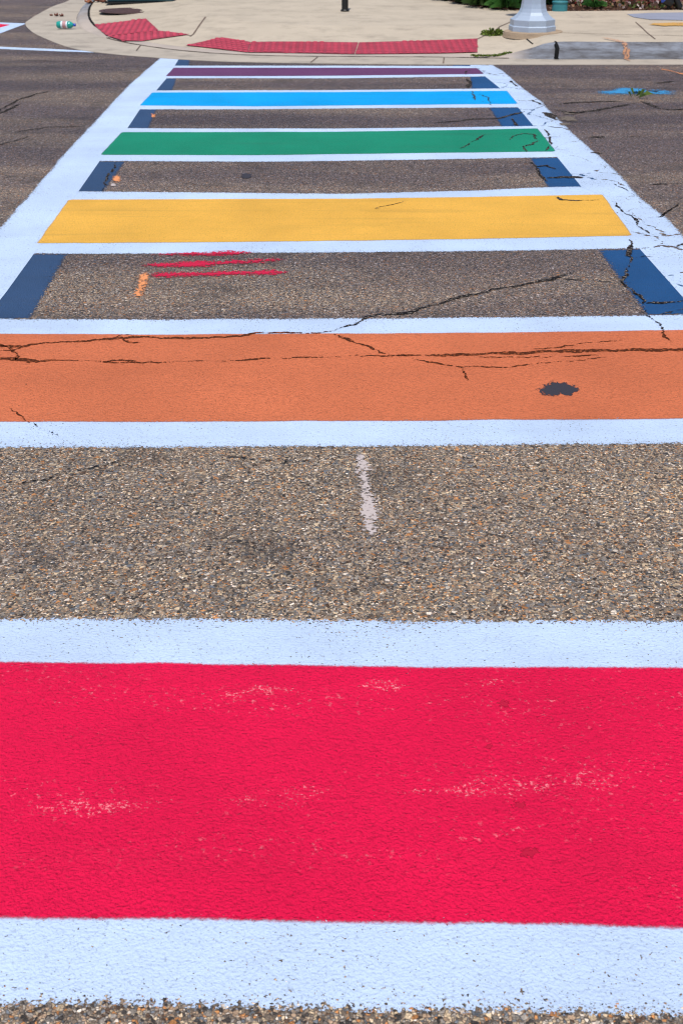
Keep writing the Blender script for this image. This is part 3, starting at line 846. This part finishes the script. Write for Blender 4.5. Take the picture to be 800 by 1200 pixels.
lathe('shaft', [(.126,.358),(.118,1.2),(.085,4.2),(.085,4.25),(.11,4.27),(.11,4.33),(.07,4.36)], M['pole'], lp, 8, rot, smooth=False)
ln = lathe('lantern', [(.07,4.355),(.15,4.40),(.20,4.75),(.21,4.78)], simple('milky_glass', (.75,.75,.72), .3), lp, 12)
lathe('lantern_cap', [(.23,4.775),(.23,4.80),(.12,4.93),(.03,4.98),(.02,5.08)], M['pole'], lp, 12)

# black post standing further back
c = ats(404, 13.4)
bp = empty('black_post', (c.x, c.y, c.z), 'thin black metal post standing in the middle of the sidewalk', 'post')
lathe('base_collar', [(.055,.004),(.055,.015),(.048,.024)], M['black'], bp, 20)
lathe('shaft', [(.042,.022),(.042,1.0),(.050,1.005),(.050,1.04),(.030,1.07),(.012,1.08)], M['black'], bp, 20)

# teal utility cabinet at the far left
c = ats(164, 4.3)
uc = empty('utility_cabinet', (c.x, c.y, c.z), 'teal utility cabinet with rounded corners on a black plinth beside the manhole', 'utility cabinet')
box('plinth', -.49, .49, .005, .575, .0, .022, M['black'], uc, .02)
box('body', -.475, .475, .02, .56, .020, 1.05, M['cabinet'], uc, .05, 4)
box('lid', -.50, .50, .0, .58, 1.045, 1.11, M['cabinet'], uc, .03, 3)
dr = box('door', -.42, .42, .008, .03, .14, .98, M['cabinet'], uc, .006)
box('handle', .30, .34, -.02, .012, .52, .64, M['black'], dr, .005)

# bottle
c = at(77.5, 33.3, .012)
bt = empty('plastic_bottle', (c.x, c.y, c.z + .042), 'teal plastic bottle with a blue cap lying in the corner gutter', 'bottle', rz=R(-8))
lathe('body', [(.020,-.112),(.034,-.108),(.041,-.095),(.042,-.06),(.0405,-.055),(.0405,.035),(.042,.04),(.042,.055),(.036,.075),(.020,.095),(.0135,.102),(.0135,.112)], M['bottle'], bt, 28, axis='x')
lb = lathe('label', [(.0415,-.052),(.0418,-.05),(.0418,.030),(.0415,.032)], M['label'], bt, 28, axis='x')
lathe('label_band', [(.0421,-.030),(.0422,-.028),(.0422,.012),(.0421,.014)], M['label_band'], lb, 28, axis='x')
lathe('cap', [(.017,.104),(.018,.106),(.018,.126),(.016,.129)], M['cap'], bt, 20, axis='x')

# dry leaves and clumps by the side street kerb
def curled(name, px, py, size, mat, label, z0=.012, group=None, seed=0, lobes=5):
    p = ats(px, py); rnd = random.Random(seed)
    V = []; F = []; n = 14
    V.append((0, 0, .25 * size))
    for i in range(n):
        a = 2 * math.pi * i / n
        r = size * (.55 + .45 * abs(math.cos(a * lobes / 2))) * rnd.uniform(.85, 1.1)
        V.append((r * math.cos(a), r * math.sin(a) * .8, size * (.28 + .75 * abs(math.sin(a * 1.5 + seed)) * rnd.uniform(.6, 1.1))))
    for i in range(n): F.append((0, 1 + i, 1 + (i+1) % n))
    o = link(name, V, F, mat, smooth=False)
    md = o.modifiers.new('thick', 'SOLIDIFY'); md.thickness = .012
    o.location = (p.x, p.y, p.z + .004); o.rotation_euler.z = rnd.uniform(0, 6)
    return tag(o, label, 'dry leaf', group)
gl = 'dry leaves by the corner gutter'
curled('dry_leaf', 60.5, 18.4, .022, M['dry'], 'smallest brown curled leaf on the gutter edge, farthest from the kerb', seed=1, group=gl)
curled('dry_leaf', 66.5, 18.8, .036, M['dry'], 'dark brown curled leaf between two others on the gutter edge', seed=2, group=gl)
curled('dry_leaf', 72.4, 19.2, .034, M['dry'], 'dark brown curled leaf just above the teal bottle', seed=3, group=gl)
curled('dry_leaf', 104, 4.4, .060, M['rust_leaf'], 'rusty orange brown leaf on the side street kerb', seed=4, group=gl)
curled('dry_leaf', 115, 2.6, .055, M['dry'], 'dark brown leaf clump beside the teal utility cabinet', seed=5, group=gl)
curled('dry_leaf', 121, 3.4, .050, M['dry'], 'dark brown leaf touching the corner of the teal utility cabinet', seed=6, group=gl)

# ------------------------------------------------------------------ plants
def leaves(name, pts, mat, parent, size, n, seed, blade=False):
    """pts(rnd) -> (position, outward direction)"""
    rnd = random.Random(seed); V = []; F = []; T = []
    for _ in range(n):
        p, d = pts(rnd); tn = rnd.random()
        d = (d + Vector((rnd.uniform(-.6,.6), rnd.uniform(-.6,.6), rnd.uniform(-.3,.6)))).normalized()
        s = d.cross(Vector((rnd.uniform(-1,1), rnd.uniform(-1,1), rnd.uniform(-.2,1)))).normalized()
        L = size * rnd.uniform(.6, 1.3); W = L * (.045 if blade else .42)
        b = len(V)
        droop = Vector((0, 0, -L * (.5 if blade else .15)))
        V += [p, p + d*L*.5 + s*W, p + d*L*.5 - s*W, p + d*L + droop]
        T += [tn] * 4
        F += [(b, b+1, b+3), (b, b+3, b+2)]
    return link(name, V, F, mat, parent, tone=T)
def ball(cx, cy, cz, rx, ry, rz, hollow=.35):
    def f(r):
        v = Vector((r.gauss(0,1), r.gauss(0,1), r.gauss(0,1))).normalized()
        k = hollow + (1 - hollow) * r.random() ** .6
        k *= 1 + .25 * mnoise.noise(v * 2.3 + Vector((cx*5, cy, cz)))
        return Vector((cx + v.x*rx*k, cy + v.y*ry*k, max(.01, cz + v.z*rz*k))), v
    return f
def tuft(r):
    a = r.uniform(0, 6.28); k = r.random() ** .7
    return Vector((.06*k*math.cos(a), .06*k*math.sin(a), 0)), Vector((math.cos(a)*.9, math.sin(a)*.9, 1.0))

# weeds
c = ats(577, 41)
w = empty('weed_clump', (c.x, c.y, c.z), 'low green weed clump against the left side of the lamp post footing', 'weed')
leaves('leaf_cluster', ball(0, 0, .016, .125, .05, .035, .1), M['weed'], w, .032, 420, 3)
w2 = empty('weed_strip', (0,0,0), 'thin row of weeds growing in the joint behind the gutter', 'weed')
wp = [ats(553,67.4), ats(565,67.5), ats(580,66.2), ats(592,63.8), ats(599,62)]
wq = resample(wp, 60)
def along(r):
    k = r.random(); q = wq[int(k * 59)]
    dens = .5 + .5 * mnoise.noise(Vector((k * 14, 2, 5)))
    return Vector((q.x + r.gauss(0, .010), q.y + r.gauss(0, .008), q.z + .002 + .020 * dens * r.random())), Vector((r.uniform(-1,1), r.uniform(-1,1), .5))
leaves('leaf_cluster', along, M['weed'], w2, .020, 420, 5)
c = at(744, 116)
w3 = empty('road_weed', (c.x, c.y, .002), 'single grassy weed sprouting from a road crack in the blue spray', 'weed')
leaves('leaf_cluster', lambda r: (Vector((r.uniform(-.04,.04), r.uniform(-.03,.03), r.uniform(0,.02))), Vector((r.uniform(-.5,1.4), r.uniform(-.4,.4), 1.2))), M['weedblade'], w3, .13, 8, 6, blade=True)

# mulch bed behind the sidewalk, right
edge_px = [(505,-6),(520,.2),(540,5.5),(560,9),(580,11.2),(600,12.4),(640,13.4),(680,13.4),(740,12.8),(800,12),(900,11)]
EP = [at(px, py, TOP) for px, py in edge_px]
EP = [EP[0] + Vector((-.4, 6, 0)), EP[0] + Vector((-.25, 2, 0))] + EP + [EP[-1] + Vector((20, 1.0, 0))]
V = []; F = []
for k, e in enumerate(EP):
    V += [Vector((e.x, e.y, TOP - .02)), Vector((e.x + .01, e.y + .01, TOP + .012)), Vector((e.x + .1, e.y + .18, TOP + .02)), Vector((e.x + .4, max(e.y + .6, 20.5), TOP + .024))]
for k in range(len(EP) - 1):
    for j in range(3): F.append((4*k+j, 4*k+4+j, 4*k+5+j, 4*k+1+j))
bed = up(link('mulch_bed', V, F, M['mulch'])); tag(bed, 'brown bark mulch bed between the sidewalk and the red brick wall', 'mulch bed', kind='structure')
# loose chips and fallen leaves on the mulch
def chips(r):
    x = r.uniform(at(665, 10, TOP).x, at(900, 10, TOP).x); e0 = at(400 + x / .0117, 12.2, TOP).y
    return Vector((x, r.uniform(e0 + .02, e0 + 1.0), TOP + .02 + r.random() * .03)), Vector((r.uniform(-1,1), r.uniform(-1,1), .25))
s_ = NT('leaf_litter'); tn = s_.attr('tone')
lit = s_.finish(s_.ramp(tn, [(0,(.05,.022,.014)),(.4,(.13,.06,.03)),(.62,(.06,.09,.02)),(.78,(.25,.14,.08)),(.9,(.55,.44,.42))]), .8)
o = leaves('leaf_litter', chips, lit, None, .055, 1500, 12); tag(o, 'scattered dry leaves and bark chips lying on the mulch bed', 'leaf litter', kind='stuff')

# brick wall behind the bed
wy = at(780, 4.6, TOP + .02).y
bw = empty('brick_wall', (0, 0, 0), 'red brick wall with pale mortar behind the mulch bed', 'brick wall')
x0 = at(668, 4, TOP).x
box('wall', x0, 24, wy, wy + .3, TOP - .1, TOP + 1.5, M['brick'], bw, 0)
box('coping', x0 - .04, 24.04, wy - .05, wy + .35, TOP + 1.501, TOP + 1.58, M['coping'], bw, .01)
box('ledge', x0, 24, wy - .018, wy + .002, TOP + .115, TOP + .135, M['coping'], bw, .003)

# shrubs and long-leaved clumps
SH = [(536,-1,.32,.40),(556,3,.30,.34),(573,5,.28,.30),(646,4.5,.22,.26),(632,1,.34,.45),(668,1,.22,.26),(545,-8,.5,.7),(585,-3,.5,.7),(612,-3,.45,.6)]
names = ['dark green shrub at the left tip of the mulch bed','dark leafy shrub third from the left along the curved bed edge','dark low shrub left of the bright grass clump','small dark shrub between the lamp post and the teal valve box','tall dark shrub right behind the lamp post shaft','small dark shrub behind the teal valve box at the wall end','large dark shrub behind the left tip of the mulch bed','large dark shrub behind the bright grass clump','large dark shrub directly behind the lamp post']
for k, ((px, py, rr_, hh), nm) in enumerate(zip(SH, names)):
    c = at(px, py, TOP + .03)
    s = empty('shrub', (c.x, c.y + rr_ * .55, TOP + .03), nm, 'shrub', 'shrubs in the bed')
    leaves('foliage', ball(0, 0, hh * .55, rr_, rr_ * .8, hh * .6), M['shrub'], s, .085, 620, 20 + k)
    st = []
    Vv = []; Ff = []
    for j in range(5):
        a = j * 1.26; b = len(Vv)
        tip = Vector((rr_*.5*math.cos(a), rr_*.5*math.sin(a), hh*.8))
        for q, r_ in ((Vector((.02*math.cos(a), .02*math.sin(a), 0)), .008), (tip, .003)):
            for i in range(5): Vv.append(q + Vector((r_*math.cos(i*1.257), r_*math.sin(i*1.257), 0)))
        for i in range(5): Ff.append((b+i, b+(i+1)%5, b+5+(i+1)%5, b+5+i))
    link('stem', Vv, Ff, M['stem'], s)
GC = [(594,8.8,'bright green long leaved clump just left of the lamp post'),(608,8,'bright green long leaved clump partly hidden by the lamp post'),(563,6.4,'dark long leaved clump along the curved bed edge'),(697,9,'small green plant on the mulch right of the teal valve box')]
for k, (px, py, nm) in enumerate(GC):
    c = at(px, py, TOP + .04); sc = .16 if k == 3 else .30
    s = empty('leafy_clump', (c.x, c.y + .15, TOP + .04), nm, 'plant', 'long leaved plants in the bed')
    leaves('leaf_blades', tuft, M['blade'] if k != 2 else M['shrub'], s, sc, 110, 40 + k, blade=True)

# teal valve box
c = at(656.5, 13.0, TOP + .01)
vb = empty('valve_box', (c.x, c.y + .1, TOP), 'small teal round valve box at the edge of the mulch bed', 'valve box')
lathe('body', [(.100,-.01),(.098,.04),(.094,.098)], M['teal'], vb, 28)
lathe('lid', [(.099,.096),(.101,.100),(.101,.114),(.094,.121),(.05,.123)], M['teal'], vb, 28)

# small black garden light with blue lens by the wall
c = at(786, 12, TOP + .02)
gf = empty('garden_light', (c.x, c.y + .25, TOP + .05), 'small black garden light with a blue lens in front of the brick wall', 'garden light')
def tube(name, a, b, r0, r1, mat, parent, seg=14):
    a = Vector(a); b = Vector(b); d = (b - a).normalized(); s = d.orthogonal().normalized(); t = d.cross(s)
    V = []; F = []
    for q, r_ in ((a, r0), (b, r1)):
        for i in range(seg):
            g = 2 * math.pi * i / seg; V.append(q + s * r_ * math.cos(g) + t * r_ * math.sin(g))
    for i in range(seg): F.append((i, (i+1) % seg, seg + (i+1) % seg, seg + i))
    F += [tuple(range(seg)), tuple(range(seg, 2*seg))]
    return link(name, V, F, mat, parent)
tube('stake', (.02,0,-.03), (.0,0,.05), .02, .02, M['black'], gf)
hd = tube('head', (.05,.0,.03), (-.055,-.03,.085), .050, .060, M['black'], gf, 20)
tube('lens', (-.0545,-.0299,.0848), (-.062,-.032,.088), .052, .048, M['lens'], hd, 20)
tube('strut', (.17,0,-.02), (.04,.0,.19), .040, .034, M['black'], gf, 16)

# ------------------------------------------------------------------ light, sky, camera
EL, AZ = 68.0, 185.0        # high sun behind the viewer
w = bpy.data.worlds.new('World'); S.world = w; w.use_nodes = True
nt = w.node_tree; nt.nodes.clear()
sky = nt.nodes.new('ShaderNodeTexSky'); sky.sky_type = 'NISHITA'; sky.sun_disc = False
sky.sun_elevation = R(EL); sky.sun_rotation = R(AZ); sky.air_density = 1.0; sky.dust_density = .8
bg = nt.nodes.new('ShaderNodeBackground'); bg.inputs[1].default_value = .11
ou = nt.nodes.new('ShaderNodeOutputWorld')
nt.links.new(sky.outputs[0], bg.inputs[0]); nt.links.new(bg.outputs[0], ou.inputs[0])
sd = bpy.data.lights.new('sun', 'SUN'); sd.energy = 3.6; sd.angle = R(.53); sd.color = (1, .95, .87)
so = bpy.data.objects.new('sun', sd); COL.objects.link(so)
d = Vector((math.sin(R(AZ)) * math.cos(R(EL)), math.cos(R(AZ)) * math.cos(R(EL)), math.sin(R(EL))))
so.rotation_euler = d.to_track_quat('Z', 'Y').to_euler(); so.location = d * 50

cd = bpy.data.cameras.new('camera'); co = bpy.data.objects.new('camera', cd); COL.objects.link(co)
co.location = (0, 0, CAM_H); co.rotation_euler = (R(90) - PITCH, 0, 0)
cd.sensor_fit = 'VERTICAL'; cd.sensor_height = 36.0; cd.sensor_width = 24.0; cd.lens = 36.0 * FOC / 1200
cd.clip_start = .05; cd.clip_end = 1000
cd.dof.use_dof = True; cd.dof.focus_distance = 3.6; cd.dof.aperture_fstop = 10.0
S.camera = co
S.render.resolution_x, S.render.resolution_y = 682, 1024
vs = S.view_settings; vs.view_transform = 'Standard'; vs.look = 'None'; vs.gamma = 1; vs.use_curve_mapping = False
S.display_settings.display_device = 'sRGB'
vs.exposure = .15
S.cycles.filter_width = 1.1
